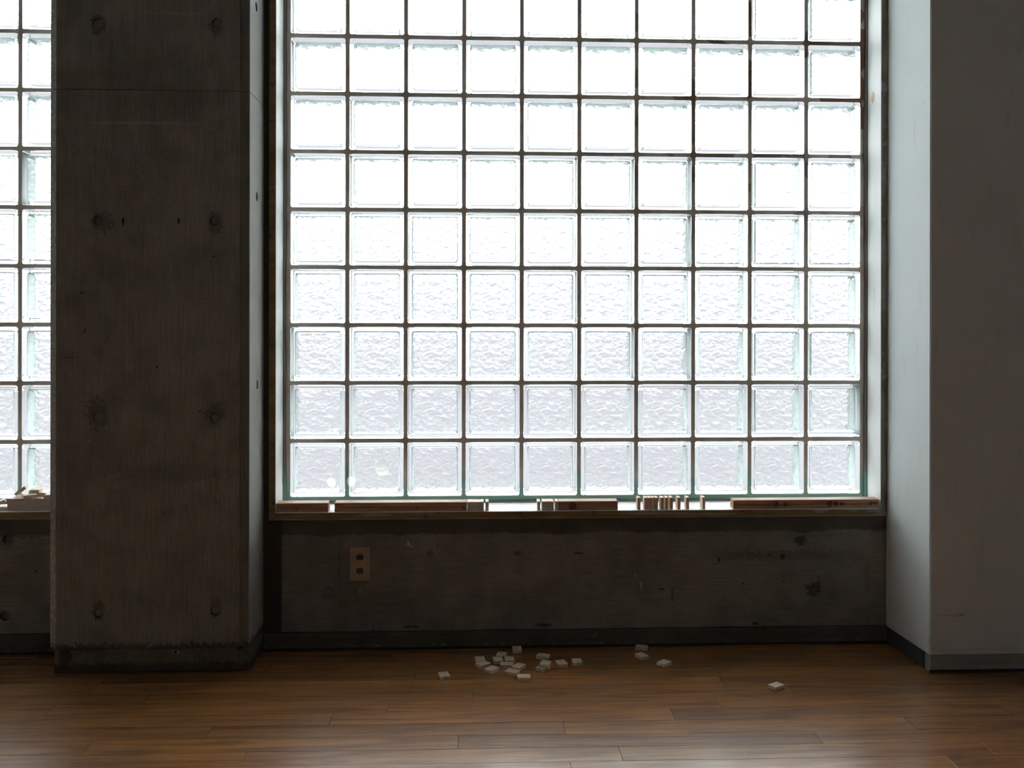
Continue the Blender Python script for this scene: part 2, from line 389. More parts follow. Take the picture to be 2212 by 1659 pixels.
# window wall, with two openings
W1 = (-.6688, 1.4164, .4352, 2.912)
W2 = (-3.390, -1.2995, .4445, 2.912)
bm = bmesh.new()
box(bm, -1.2995, 1.46, 0, .22, 0, .4352)          # apron under the big window and behind the column
wall = tag(obj('wall_back', bm, mat_wall), kind='structure')
cut = bmesh.new()
rings = [(-.4736, .1917), (.0105, .1879), (.5453, .1914), (1.1697, .1799)]
for x, z in rings: cyl(cut, (x, 0, z), .0168, .016)
box(cut, -.4378, -.4360, -.01, .004, .062, .378); box(cut, .6295, .6310, -.01, .003, .062, .380)
box(cut, -.02, -.0185, -.01, .0, .3, .3001)
boolean(wall, cut)
bm = bmesh.new(); bm.from_mesh(wall.data)
box(bm, -1.2995, -.6688, 0, .22, .4352, CEIL)
box(bm, 1.4164, X1, 0, .22, 0, CEIL)
box(bm, X0, -3.390, 0, .22, 0, CEIL)
box(bm, -3.390, -1.2995, 0, .22, 2.912, CEIL); box(bm, -.6688, 1.4164, 0, .22, 2.912, CEIL)
bm.to_mesh(wall.data); bm.free()
bm = bmesh.new(); box(bm, -3.390, -1.2995, 0, .22, 0, .4445)
wl2 = tag(obj('wall_panel', bm, mat_wall, wall))
cut = bmesh.new()
for x, z in ((-1.5143, .3743), (-1.5229, .1259)): cyl(cut, (x, 0, z), .0185, .03, r2=.0165)
boolean(wl2, cut)
for x, z in rings:
    bm = bmesh.new(); cyl(bm, (x, .004, z), .0153, .0076); obj('tie_plug', bm, mat_wall, wall)
for x, z in ((-1.5143, .3743), (-1.5229, .1259)):
    bm = bmesh.new(); cyl(bm, (x, .0135, z), .0160, .004); obj('tie_plug', bm, mat_plug, wall)
# low concrete skirting along the window wall
bm = bmesh.new(); box(bm, -.6868, 1.4155, -.006, 0, 0, .0605, bev=.0015)
box(bm, -3.39, -1.2925, -.006, 0, 0, .067, bev=.0015)
tag(obj('baseboard_back', bm, mat_base), kind='structure')

# glass brick panels
def rrect(w_, h_, r, n=5):
    pts = []
    for cx, cz, a0 in ((w_/2-r, h_/2-r, 0), (-w_/2+r, h_/2-r, 90), (-w_/2+r, -h_/2+r, 180), (w_/2-r, -h_/2+r, 270)):
        for i in range(n):
            a = R(a0 + 90 * i / (n - 1)); pts.append((cx + r * math.cos(a), cz + r * math.sin(a)))
    return pts
def brick_mesh():
    bm = bmesh.new()
    def shell(w_, h_, d0, d1, r, bev, flip, mat):
        out = rrect(w_, h_, r); inn = rrect(w_ - 2*bev, h_ - 2*bev, max(r - bev, .0012))
        mid = rrect(w_ - .6*bev, h_ - .6*bev, max(r - .3*bev, .0015))
        loops = [[bm.verts.new((x, y, z)) for x, z in pts] for pts, y in
                 ((inn, d0), (mid, d0 + .3*bev), (out, d0 + bev), (out, d1 - bev), (mid, d1 - .3*bev), (inn, d1))]
        fs = [bm.faces.new(loops[0]), bm.faces.new(list(reversed(loops[-1])))]
        n = len(out)
        for a, b in zip(loops, loops[1:]):
            for i in range(n): fs.append(bm.faces.new([a[(i+1) % n], a[i], b[i], b[(i+1) % n]]))
        bmesh.ops.recalc_face_normals(bm, faces=fs)
        if flip: bmesh.ops.reverse_faces(bm, faces=fs)
        for k_, f in enumerate(fs): f.material_index = mat if k_ < 2 else 0
    shell(BW, BH, 0, BD, .0065, .0030, False, 0)
    shell(BW - .028, BH - .028, .010, BD - .010, .008, .0045, True, 1)
    me = bpy.data.meshes.new('glass_brick'); bm.to_mesh(me); bm.free()
    me.materials.append(mat_glass); me.materials.append(mat_ripple)
    return me
brick_me = brick_mesh()
def joints_mesh(xc, zc, xl, xr, zb, zt):
    """mortar: one plate with a round-cornered hole for every brick"""
    bm = bmesh.new(); y0, y1 = YG + .0045, YG + BD - .003
    xs = [xl] + [(a + b) / 2 for a, b in zip(xc, xc[1:])] + [xr]
    zs = [zb] + [(a + b) / 2 for a, b in zip(zc, zc[1:])] + [zt]
    hole = rrect(BW + .0008, BH + .0008, .0068); n = len(hole)
    for i, cx in enumerate(xc):
        for j, cz in enumerate(zc):
            q = [(xs[i+1], zs[j+1]), (xs[i], zs[j+1]), (xs[i], zs[j]), (xs[i+1], zs[j])]
            for y, rev in ((y0, False), (y1, True)):
                h = [bm.verts.new((cx + x, y, cz + z)) for x, z in hole]
                c4 = [bm.verts.new((x, y, z)) for x, z in q]
                for k_ in range(4):
                    for m_ in range(4):
                        f = bm.faces.new([c4[k_], h[k_*5 + m_ + 1], h[k_*5 + m_]]); 
                        if rev: f.normal_flip()
                    nx = (k_ + 1) % 4
                    f = bm.faces.new([c4[k_], c4[nx], h[nx*5], h[k_*5 + 4]])
                    if rev: f.normal_flip()
                if y == y0: hf = h
            for k_ in range(n):
                a, b = k_, (k_ + 1) % n
                f = bm.faces.new([hf[a], hf[b], h[b], h[a]]); f.material_index = 1
    return bm
def window(name, wid, W, col_right, ncol, jl, jr, sill_pts, offx=0, edge_side=mat_edge):
    root = empty(name, ((W[0] + W[1]) / 2, 0, W[2])); tag(root, kind='structure')
    org = Vector(root.location)
    def sub(nm, bm, m, **k):
        bm.transform(Matrix.Translation(-org)); return obj(nm, bm, m, root, **k)
    xc = [col_right - BW / 2 - PX * i for i in reversed(range(ncol))]
    zc = [GZ + BH / 2 + PZ * j for j in range(12)]
    for x in xc:
        for z in zc:
            o = bpy.data.objects.new('glass_brick', brick_me)
            o.location = Vector((x + random.uniform(-.0006, .0006), YG + random.uniform(-.0006, .0006), z + random.uniform(-.0004, .0004))) - org
            link(o, root)
    sub('joint_mortar', joints_mesh(xc, zc, jl[1], jr[1], sill_pts[1][1] - .004, 2.890), [mat_mortar, mat_sleeve])
    # reveal boards
    y0, y1 = -.004, .22
    bm = bmesh.new(); prism(bm, [(W[0], y0), (jl[0], y0), (jl[1], YG), (jl[1], y1), (W[0], y1)], W[2], W[3]); sub('reveal_board', bm, mat_jamb)
    bm = bmesh.new(); prism(bm, [(jr[0], y0), (W[1], y0), (W[1], y1), (jr[1], y1), (jr[1], YG)], W[2], W[3]); sub('reveal_board', bm, mat_jamb)
    bm = bmesh.new(); box(bm, jl[1], jr[1], y0, y1, 2.890, W[3]); sub('reveal_board', bm, mat_jamb)
    bm = bmesh.new()
    (sy0, sz0), (sy1, sz1) = sill_pts
    pr = [(y0, W[2]), (y0, sz0), (sy1, sz1), (y1, sz1), (y1, W[2])]
    a = [bm.verts.new((jl[0] if y < .05 else jl[1], y, z)) for y, z in pr]; b = [bm.verts.new((jr[0] if y < .05 else jr[1], y, z)) for y, z in pr]
    bm.faces.new(a); bm.faces.new(list(reversed(b)))
    for i in range(5): bm.faces.new([a[i], b[i], b[(i+1) % 5], a[(i+1) % 5]])
    bmesh.ops.recalc_face_normals(bm, faces=bm.faces); sub('sill_board', bm, mat_jamb)
    # bare front edges of those boards
    e = .004
    bm = bmesh.new(); box(bm, W[0] + .0005, jl[0] - .0006, y0 - e, y0, W[2], W[3], bev=.0008); sub('board_edge', bm, mat_edge)
    bm = bmesh.new(); box(bm, jr[0] + .0006, W[1] - .0015, y0 - e, y0, W[2], W[3], bev=.0008); sub('board_edge', bm, edge_side)
    bm = bmesh.new(); box(bm, W[0], W[1] - .001, y0 - e - .0005, y0, W[2] + .0012, sz0 - .0012, bev=.0008); sub('board_edge', bm, mat_edge)
    bm = bmesh.new(); box(bm, W[0] + .001, W[1] - .002, y0 - e - .0015, y0 - .001, W[2] - .0022, W[2] + .0008, bev=.0005); tag(sub('edge_lip', bm, mat_lip))
    # wavering bead of sealant between bricks and boards
    bm = bmesh.new()
    for s, xx in ((1, jl[1]), (-1, jr[1])):
        prev = None
        for i in range(61):
            z = sz1 + (2.89 - sz1) * i / 60
            wv = .0075 + .0045 * mnoise.noise(Vector((xx * 3, z * 3.1, 5.0)))
            ring = [bm.verts.new((xx - s * .0005, YG - .012, z)), bm.verts.new((xx + s * wv, YG - .005, z)), bm.verts.new((xx + s * (wv + .001), YG + .006, z)), bm.verts.new((xx - s * .0005, YG + .008, z))]
            if prev:
                for k_ in range(4):
                    bm.faces.new([prev[k_], prev[(k_+1) % 4], ring[(k_+1) % 4], ring[k_]])
            prev = ring
    bmesh.ops.recalc_face_normals(bm, faces=bm.faces)
    sub('sealant_bead', bm, mat_bead, smooth=True)
    bm = bmesh.new(); box(bm, jl[1] + .003, jr[1] - .003, YG - .004, YG + .008, sz1 - .002, sz1 + .005, bev=.0015)
    tag(sub('sill_bead', bm, mat_lip)); return root
win1 = window('window_1', 1, W1, 1.3776, 10, (-.646, -.6467), (1.3935, 1.4000), ((-.004, .4570), (YG, .4632)), edge_side=mat_edge_grey)
win2 = window('window_2', 2, W2, -1.3430, 10, (-3.367, -3.367), (-1.322, -1.322), ((-.004, .4662), (YG, .4690)))
for i, (x, z, r) in enumerate(((-.3069, .5847, .0245), (-.482, .5376, .0155), (-.4152, .5388, .0150))):
    bm = bmesh.new(); n = 26
    ring = []
    for k in range(n):
        a = 2 * math.pi * k / n; rr = r * (1 + .20 * mnoise.noise(Vector((math.cos(a) * 1.7 + i * 5, math.sin(a) * 1.7, i))))
        ring.append(bm.verts.new((x + rr * math.cos(a), YG - .0008, z + 1.1 * rr * math.sin(a))))
    cvt = bm.verts.new((x, YG - .0024, z))
    for k in range(n): bm.faces.new([ring[k], ring[(k+1) % n], cvt])
    bm.transform(Matrix.Translation(-Vector(win1.location)))
    obj('plaster_splat', bm, mat_splat, win1, smooth=True)

bm = bmesh.new()
prev = None
for i in range(15):
    x = -.5885 + .088 * i / 14; h = .0036 * (1 - .5 * abs(i - 5) / 9) + .0012 * mnoise.noise(Vector((i * .9, 0, 3)))
    cur = [bm.verts.new((x, YG - .0008, 1.0468 - h)), bm.verts.new((x, YG - .0014, 1.0468)), bm.verts.new((x, YG - .0008, 1.0468 + h))]
    if prev:
        bm.faces.new([prev[0], cur[0], cur[1], prev[1]]); bm.faces.new([prev[1], cur[1], cur[2], prev[2]])
    prev = cur
bm.transform(Matrix.Translation(-Vector(win1.location)))
t = NT('glue_residue'); k1 = t.n.new('ShaderNodeBsdfTranslucent'); k2 = t.n.new('ShaderNodeBsdfTransparent'); k3 = t.n.new('ShaderNodeMixShader')
k1.inputs[0].default_value = (.70, .62, .45, 1); t.put(k3.inputs[0], t.rng(t.noise(t.pos(), 130, 4), .35, .65)); t.l.new(k2.outputs[0], k3.inputs[1]); t.l.new(k1.outputs[0], k3.inputs[2]); t.l.new(k3.outputs[0], t.out.inputs[0])
obj('glue_residue', bm, t.m, win1)

# concrete column left of the window
SPL = 1.801
prof = [(-1.2985, 0), (-1.2985, -.180), (-1.2745, -.197), (-.7156, -.197), (-.7148, -.1945), (-.7140, -.197), (-.6895, -.197), (-.6868, -.1945), (-.6868, 0)]
colE = empty('concrete_column', (-.99, -.1, 0)); tag(colE, kind='structure')
off = -Vector(colE.location)
ties_f = [(-1.150, 2.0063), (-.7893, 2.0115), (-1.1484, 1.3988), (-.7948, 1.4002), (-1.1477, .7923), (-.7917, .7887), (-1.1447, .189), (-.7889, .1926)]
ties_s = [(-.1125, 2.093), (-.1025, 1.4887), (-.0917, .8863)]
for z0, z1 in ((.0755, SPL - .0009), (SPL + .0009, CEIL)):
    bm = bmesh.new(); prism(bm, prof, z0, z1)
    es = [e for e in bm.edges if all(abs(v.co.z - z0) < 1e-6 for v in e.verts) and not all(v.co.y > -.01 for v in e.verts)]
    bmesh.ops.bevel(bm, geom=es, offset=.006 if z0 < 1 else .001, segments=2, affect='EDGES')
    bmesh.ops.recalc_face_normals(bm, faces=bm.faces)
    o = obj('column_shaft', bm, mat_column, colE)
    cut = bmesh.new()
    for x, z in ties_f:
        if z0 < z < z1: cyl(cut, (x, -.197, z), .0152, .022, r2=.0135)
    for y, z in ties_s:
        if z0 < z < z1: cyl(cut, (-.6868, y, z), .0152, .020, 'X', r2=.0135)
    if z0 < 1:
        for x, z, a, l_ in ((-1.1865, 1.0602, 25, .011), (-1.0722, 1.3956, 0, .008), (-.9038, 1.3981, 0, .006), (-1.1973, 1.1763, 70, .004)):
            g = bmesh.ops.create_icosphere(cut, subdivisions=2, radius=1, matrix=Matrix.Translation((x, -.197, z)) @ Matrix.Rotation(R(a), 4, 'Y') @ Matrix.Diagonal((.0024, .004, l_, 1)))
    boolean(o, cut); o.data.transform(Matrix.Translation(off))
for x, z in ties_f:
    bm = bmesh.new(); cyl(bm, (x, -.1915, z), .0143, .0040, r2=.0125); bm.transform(Matrix.Translation(off)); obj('tie_plug', bm, mat_plug, colE)
for y, z in ties_s:
    bm = bmesh.new(); cyl(bm, (-.6925, y, z), .0143, .0040, 'X'); bm.transform(Matrix.Translation(off)); obj('tie_plug', bm, mat_plug, colE)
bm = bmesh.new(); box(bm, -1.2865, -.6885, -.1815, 0, 0, .0757, bev=.004, seg=2)
box(bm, -1.285, -.700, -.19, 0, SPL - .004, SPL + .004)
bm.transform(Matrix.Translation(off)); obj('column_foot', bm, mat_cbase, colE)

# plastered pillar at the right
pil = empty('plastered_pillar', (2.0, -.14, 0)); tag(pil, kind='structure')
off = -Vector(pil.location)
def pprof(i): return [(1.4155 + i, .0), (1.4242 + i, -.284 + i), (2.7, -.284 + i), (2.7, 0)]
for z0, z1, nm, mt in ((.0712, CEIL, 'pillar_shaft', mat_pillar), (.0563, .0704, 'plaster_band', mat_pillar), (.0, .0566, 'pillar_foot', mat_pillar_base)):
    bm = bmesh.new(); prism(bm, pprof(.004 if nm == 'pillar_foot' else 0), z0, z1)
    es = [e for e in bm.edges if abs(e.verts[0].co.x - e.verts[1].co.x) < .02 and abs(e.verts[0].co.x - 1.424) < .012 and abs(e.verts[0].co.y + .284) < .01 and abs(e.verts[1].co.y + .284) < .01]
    if nm != 'pillar_foot' : bmesh.ops.bevel(bm, geom=es, offset=.003, segments=3, affect='EDGES')
    bmesh.ops.recalc_face_normals(bm, faces=bm.faces); bm.transform(Matrix.Translation(off)); obj(nm, bm, mt, pil)
bm = bmesh.new(); box(bm, 1.4225, 2.7, -.279, 0, .060, .074); bm.transform(Matrix.Translation(off)); obj('groove_fill', bm, mat_pillar, pil)
bm = bmesh.new(); prism(bm, [(1.4175, -.001), (1.4235, -.247), (1.428, -.247), (1.4215, -.001)], .001, .0560)
tag(obj('baseboard_right', bm, mat_vinyl), kind='structure')
bm = bmesh.new(); box(bm, 1.4245, 2.7, -.2855, -.277, 0, .0075, bev=.002, seg=2)
tag(obj('trim_1', bm, mat_rubber), kind='structure')

# ------------------------------------------------------------------ oak floor boards, slightly skewed to the wall
FW, FL = .0777, .9395
known = {-.516: .5635, -.594: .255, -.671: -.026, -.749: .383, -.827: .2515, -.905: -.2267, -.438: .71, -.361: .0111}
rot = Matrix.Rotation(R(-.5), 4, 'Z')
bmt = bmesh.new(); box(bmt, 0, 1, 0, 1, -.014, 0)
board_me = {}
def board(x0, x1, y1, individual, acc):
    """one board between x0 and x1 whose far edge is y1 (floor frame)"""
    tgt = bmesh.new() if individual else acc
    g = .00045
    vs = box(tgt, x0 + g, x1 - g, y1 - FW + g, y1 - g, -.0138, random.uniform(-.0003, 0) , bev=.0004 if individual else 0)
    if individual:
        cxy = Vector(((x0 + x1) / 2, y1 - FW / 2, 0))
        tgt.transform(Matrix.Translation(-cxy))
        o = obj('floor_board', tgt, mat_floor, floor); o.location = rot @ cxy; o.rotation_euler = (0, 0, R(-.5))
acc = bmesh.new(); nb = 0
k = 0; y = .029
while y > YB + .1:
    js = [v for kk, v in known.items() if abs(kk - FW - (y - FW)) < .02]
    j = js[0] if js else random.uniform(0, FL)
    x = j - FL * math.ceil((j - (X0 + .01)) / FL)
    while x < X1 - .05:
        a, b = max(x, X0 + .04), min(x + FL, X1 - .08)
        vis = y > -1.25 and b > -1.75 and a < 2.0
        if b - a > .02: board(a, b, y, vis, acc); nb += vis
        x += FL
    y -= FW
# board rows follow the joints seen in the room; the rest of the floor behind the camera is one joined part
acc.transform(rot); o = obj('floor_boarding', acc, mat_floor, floor); o['kind'] = 'stuff'
bmt.free()

# ------------------------------------------------------------------ outside: pavement and a low building across it
bm = bmesh.new(); box(bm, -60, 60, .25, 90, -.45, -.30)
tag(obj('outside_pavement', bm, plain('pavement', (.068, .065, .069), .9, .2, 1.5, .08)), kind='structure')
bm = bmesh.new(); box(bm, -60, 60, 22, 24, -.30, 3.7)
tag(obj('outside_wall', bm, plain('outside_facade', (.232, .225, .234), .9, .2, 1.5, .08)), kind='structure')
bm = bmesh.new(); box(bm, -60, 60, 22, 24, 3.7, 9.0)  # upper storey added and kept pale, to send level light through the bricks
tag(obj('outside_upper_wall', bm, plain('outside_pale_facade', (.50, .505, .51), .9, .2, 1.5, .05)), kind='structure')

# ------------------------------------------------------------------ the little pine blocks, 40 x 30 x 10 mm with an aqua tape tab
BL, BWD, BT = .040, .030, .0104
bm = bmesh.new(); box(bm, -BL/2, BL/2, -BWD/2, BWD/2, 0, BT, bev=.0005)
blk_me = bpy.data.meshes.new('pine_block'); bm.to_mesh(blk_me); bm.free(); blk_me.materials.append(mat_pine)
bm = bmesh.new(); e = .00025; tw = .0026
box(bm, .002, BL/2 + e, -tw, tw, BT, BT + e); box(bm, BL/2, BL/2 + e, -tw, tw, 0, BT); 
tape_me = bpy.data.meshes.new('tape'); bm.to_mesh(tape_me); bm.free(); tape_me.materials.append(mat_tape)
proto = bpy.data.objects.new('pine_block', blk_me); ptape = bpy.data.objects.new('tape', tape_me); ptape.parent = proto
def pine_block(mtx, label, group, tape=True, taplabel=None):
    o = proto.copy(); COL.objects.link(o); o.matrix_world = mtx
    c = ptape.copy(); c.parent = o; COL.objects.link(c)
    tag(o, label, 'block', group)
    return o
G1 = 'pine blocks scattered on the floor'
def flat(x, y, ang, z=0.0): return Matrix.Translation((x, y, z + .0003)) @ Matrix.Rotation(R(ang), 4, 'Z')
FLOORB = [
 (-.081, -.263, -75, 0, 'small pine block lying alone on the oak floor, leftmost of the floor blocks'),
 (.153, -.039, -90, 0, 'small pine block at the back of the scatter, nearest the skirting, aqua tape facing out'),
 (.099, -.092, 78, 0, 'small pine block second from the wall, just behind the pair at the pile centre'),
 (.0293, -.1319, 95, 0, 'pine block at the left end of the pile, tucked behind a slanted block'),
 (.0387, -.1741, 33, 0, 'slanted pine block at the left end of the pile, in front of its neighbour'),
 (.086, -.136, 98, 0, 'left one of two pine blocks lying side by side mid-pile'),
 (.124, -.135, 94, 0, 'right one of two pine blocks lying side by side mid-pile'),
 (.1135, -.1787, 1, 0, 'pine block square to the wall in mid-pile, in front of the side-by-side pair'),
 (.065, -.217, 47, 0, 'diamond-turned pine block at the front left of the pile'),
 (.1505, -.1973, 55, 0, 'diamond-turned pine block at the right of the pile, behind two overlapping front ones'),
 (.128, -.243, 149, 0, 'pine block touching the corner of the frontmost square block of the pile'),
 (.161, -.286, -2, 0, 'frontmost pine block of the pile, square to the wall with a pale top'),
 (.234, -.107, 156, 0, 'pine block turned aslant behind the two stacked blocks on the floor'),
 (.2255, -.2105, 232, 0, 'lower pine block of the two stacked on the floor'),
 (.233, -.206, -106, .0108, 'upper pine block resting on another, aqua tape on its front'),
 (.287, -.173, 104, 0, 'pine block just right of the stacked pair, tape at its back edge'),
 (.338, -.162, -90, 0, 'pine block at the right end of the main group, aqua tape square to the front'),
 (.569, -.036, -17, 0, 'pine block close to the skirting right of the pile, behind another block'),
 (.554, -.117, -67, 0, 'pine block in front of the one at the skirting, tape on its front side'),
 (.613, -.184, 43, 0, 'diamond-turned pine block lying alone between the pair by the skirting and the far right one'),
 (.907, -.386, 31, 0, 'pine block lying alone nearest the viewer, rightmost on the floor'),
]
for x, y, a, z, lb in FLOORB: pine_block(flat(x, y, a, z), lb, G1)

# blocks standing on the sill of the big window (the sill slopes gently to the room)
TILT = math.atan(.0062 / .128)
def sillz(y): return .4570 + (y + .004) * .0062 / .128
def stand(x0, x1, y0, tall, spin=0):
    """x0..x1 width, y0 front; not tall: end grain with tape faces the room; tall: stands on its short end"""
    t = Matrix.Translation(((x0 + x1) / 2, y0, sillz(y0) + .0003)) @ Matrix.Rotation(TILT, 4, 'X') @ Matrix.Rotation(R(spin), 4, 'Z')
    sc = (x1 - x0) / BT
    if tall: ax = Matrix(((0, 0, sc, -(x1-x0)/2), (0, -1, 0, BWD/2), (-1, 0, 0, BL/2), (0, 0, 0, 1)))
    else:    ax = Matrix(((0, 0, sc, -(x1-x0)/2), (-1, 0, 0, BL/2), (0, -1, 0, BWD/2), (0, 0, 0, 1)))
    return t @ ax
G2, G3, G4 = 'taped pine blocks beside the long left plank', 'taped pine blocks in mid sill', 'pine blocks standing upright along the sill'
g = .0001
for i, (a, b, y, lb) in enumerate((
 (-.0128, -.0017, .003, 'taped pine block on edge, first beside the long left plank on the sill'),
 (-.0016, .0093, .003, 'taped pine block on edge, second from the long left plank'),
 (.0094, .0204, .0015, 'taped pine block on edge, third from the long left plank'),
 (.0206, .0316, .0015, 'taped pine block on edge, fourth from the long left plank'),
 (.0319, .0427, .0045, 'taped pine block ending the close row beside the long left plank'),
 (.0486, .0592, .0045, 'taped pine block a sliver apart to the right of the left close row'))):
    pine_block(stand(a, b, y, False), lb, G2)
for i, (a, b, y, lb) in enumerate((
 (.2227, .2324, .003, 'lone taped pine block at the left of the mid-sill close row'),
 (.2388, .2485, .003, 'taped pine block, first in the close row of four in mid sill'),
 (.2486, .2583, .003, 'taped pine block, second in the close row of four in mid sill'),
 (.2584, .2681, .003, 'taped pine block, third in the close row of four in mid sill'),
 (.2682, .2780, .003, 'taped pine block, last in the close row of four in mid sill'),
 (.2834, .2932, .003, 'taped pine block between the close row of four and the short mid-sill plank'))):
    pine_block(stand(a, b, y, False), lb, G3)
UP = [(.5615, 0), (.5844, 0), (.5965, 0), (.6086, 0), (.6212, 1), (.6409, 2), (.6556, 0), (.6722, 2), (.6980, 2), (.7272, 0), (.7828, 3)]
UL = ['upright pine block standing alone left of the upright row, right of the short mid-sill plank', 'upright pine block starting the touching set of four', 'second upright pine block of the touching set of four',
      'third upright pine block of the touching set of four', 'last upright pine block of the touching set of four', 'upright pine block first after the touching set of four', 'upright pine block second after the touching set of four',
      'upright pine block third after the touching set of four', 'upright pine block spaced apart, third from the row’s right end', 'upright pine block spaced apart, second from the row’s right end', 'upright pine block standing farthest right, alone before the right plank pile']
for (x, sp), lb in zip(UP, UL): pine_block(stand(x, x + .0102, .004, True, sp), lb.replace('’', "'"), G4)

# long planks laid in twos
def planks(x0, x1, holes, lbs, y0=.003, depth=.040, spin=0):
    th = .0147
    for lvl in (0, 1):
        L = x1 - x0
        bm = bmesh.new()
        if lvl: box(bm, -L/2, L/2, 0, depth, 0, th, bev=.0012, seg=1)
        else:       # the lower plank is rebated along its top edges, which reads as the dark seam between the two
            pr = [(.0006, 0), (depth - .0006, 0), (depth, .0006), (depth, th - .0020), (depth - .0045, th - .0020), (depth - .0045, th), (.0045, th), (.0045, th - .0020), (0, th - .0020), (0, .0006)]
            a = [bm.verts.new((-L/2, y, z)) for y, z in pr]; b = [bm.verts.new((L/2, y, z)) for y, z in pr]
            bm.faces.new(a); bm.faces.new(list(reversed(b)))
            for i in range(len(pr)): bm.faces.new([a[i], b[i], b[(i+1) % len(pr)], a[(i+1) % len(pr)]])
            bmesh.ops.recalc_face_normals(bm, faces=bm.faces)
        o = obj('pine_plank', bm, [mat_plank, mat_hole])
        cut = bmesh.new(); used = False
        for hx, hz, r in holes:
            zl = hz - sillz(y0) - lvl * (th + .0003)
            if -r < zl < th + r:
                bmesh.ops.create_uvsphere(cut, u_segments=28, v_segments=16, radius=r, matrix=Matrix.Translation((hx - (x0 + x1) / 2, .0, zl)) @ Matrix.Diagonal((1, .8, 1, 1))); used = True
        for f in cut.faces: f.material_index = 1
        if used: boolean(o, cut)
        else: cut.free()
        o.matrix_world = Matrix.Translation(((x0 + x1) / 2, y0, sillz(y0) + .0003)) @ Matrix.Rotation(TILT, 4, 'X') @ Matrix.Translation((0, 0, lvl * (th + .0003)))
        tag(o, lbs[lvl], 'plank', 'pine planks laid in pairs on the sill')
planks(-.6455, -.4746, [(-.5885, .4732, .0035), (-.579, .4657, .0047)], ('lower pine plank of the short pile in the left corner of the sill', 'upper pine plank of the short pile in the left corner of the sill'))
planks(-.4537, -.0137, [(-.1806, .4702, .0039), (-.0327, .4712, .0031), (-.0239, .4665, .0051)], ('lower plank of the longest left pair, between corner pile and taped blocks', 'upper plank of the longest left pair, between corner pile and taped blocks'))
planks(.2945, .4946, [(.3424, .4710, .0132)], ('lower half of the mid-sill plank pair with one big round hole', 'upper half of the mid-sill plank pair with one big round hole'), y0=.0035)
planks(.8885, 1.3910, [(1.035, .4722, .0094), (1.0662, .4718, .0074), (1.0798, .4714, .004), (1.2203, .4722, .0101), (1.2414, .4727, .0091), (1.2602, .4722, .0067), (1.2721, .4722, .0044), (1.3634, .4738, .0067), (1.3771, .4730, .0051)],
       ('lower plank of the right-hand pair with a string of round holes', 'upper plank of the right-hand pair with a string of round holes'), y0=.0025)

# the wrapped bundle and loose blocks on the left sill
SB = .4668
root = empty('wrapped_bundle', (-1.43, .03, SB)); tag(root, 'clear film wrapped bundle of pine bars on the far left sill beside the column', 'bundle')
off = -Vector(root.location)
for a, b in ((-1.5225, -1.4422), (-1.4412, -1.4222), (-1.4210, -1.352)):
    for l_ in range(3):
        bm = bmesh.new(); box(bm, a, b, .012 + random.uniform(0, .001), .086, SB + .0004 + l_ * .0131, SB + .0132 + l_ * .0131, bev=.0006)
        bm.transform(Matrix.Translation(off)); obj('pine_bar', bm, mat_bar, root)
bm = bmesh.new(); box(bm, -1.5238, -1.3505, .0105, .0875, SB + .0003, SB + .0404, bev=.002, seg=2); bm.transform(Matrix.Translation(off)); obj('plastic_film', bm, mat_film, root)
ZT = SB + .0406
GL = 'loose pine blocks on and beside the wrapped bundle'
T = Matrix.Translation; RX = lambda a: Matrix.Rotation(R(a), 4, 'X'); RY = lambda a: Matrix.Rotation(R(a), 4, 'Y'); RZ = lambda a: Matrix.Rotation(R(a), 4, 'Z')
pine_block(T((-1.457, .0265, ZT + .0003)) @ RZ(38), 'pine block lying cornerwise at the front of the wrapped bundle top', GL)
pine_block(T((-1.456, .0695, ZT + .0003)) @ RZ(4), 'pine block under another at the back of the wrapped bundle top', GL)
pine_block(T((-1.4560, .0660, ZT + .0112)) @ RZ(-80), 'upper taped pine block at the back of the wrapped bundle top', GL)
pine_block(T((-1.4985, .066, ZT + .0130)) @ RZ(6) @ RY(-36), 'pine block leaning steeply on the back pair atop the wrapped bundle', GL)
pine_block(T((-1.4105, .060, ZT + .0003)) @ RZ(-35), 'pine block lying behind the rightmost one on the wrapped bundle', GL)
pine_block(T((-1.386, .026, ZT + .0003)) @ RZ(4), 'pine block half hidden by the column on the wrapped bundle', GL)
pine_block(T((-1.5485, .030, SB + .0003)) @ RZ(12), 'lower pine block on the far left sill beside the wrapped bundle', GL)
pine_block(T((-1.5575, .033, SB + .0180)) @ RZ(25) @ RY(-20), 'tilted taped pine block resting on another left of the wrapped bundle', GL)

# ------------------------------------------------------------------ socket plate on the apron wall
sx_, sz_ = -.3685, .2855
root = empty('socket_plate', (sx_, 0, sz_)); tag(root, 'pinkish double socket cover plate with two black openings on the concrete below the sill', 'socket')
bm = bmesh.new(); box(bm, -.0338, .0338, -.0060, 0, -.0565, .0565, bev=.0022, seg=3)
mat_plate = plain('socket_beige', (.40, .27, .20), .45, .5, 14, .12)
pl = obj('cover_plate', bm, [mat_plate, mat_rubber], root)
cut = bmesh.new()
for zc in (.0222, -.0232):
    pts = []
    for k in range(32):
        a = 2 * math.pi * k / 32; x = .0122 * math.cos(a); z = max(-.0090, min(.0090, .0125 * math.sin(a))); pts.append((x, z + zc))
    a_ = [cut.verts.new((x, -.012, z)) for x, z in pts]; b_ = [cut.verts.new((x, -.0016, z)) for x, z in pts]
    fs = [cut.faces.new(a_), cut.faces.new(list(reversed(b_)))] + [cut.faces.new([a_[i], b_[i], b_[(i+1) % 32], a_[(i+1) % 32]]) for i in range(32)]
    bmesh.ops.recalc_face_normals(cut, faces=fs)
for f in cut.faces: f.material_index = 1
bmesh.ops.remove_doubles(cut, verts=cut.verts, dist=1e-6)
boolean(pl, cut); pl.location = (0, 0, 0)
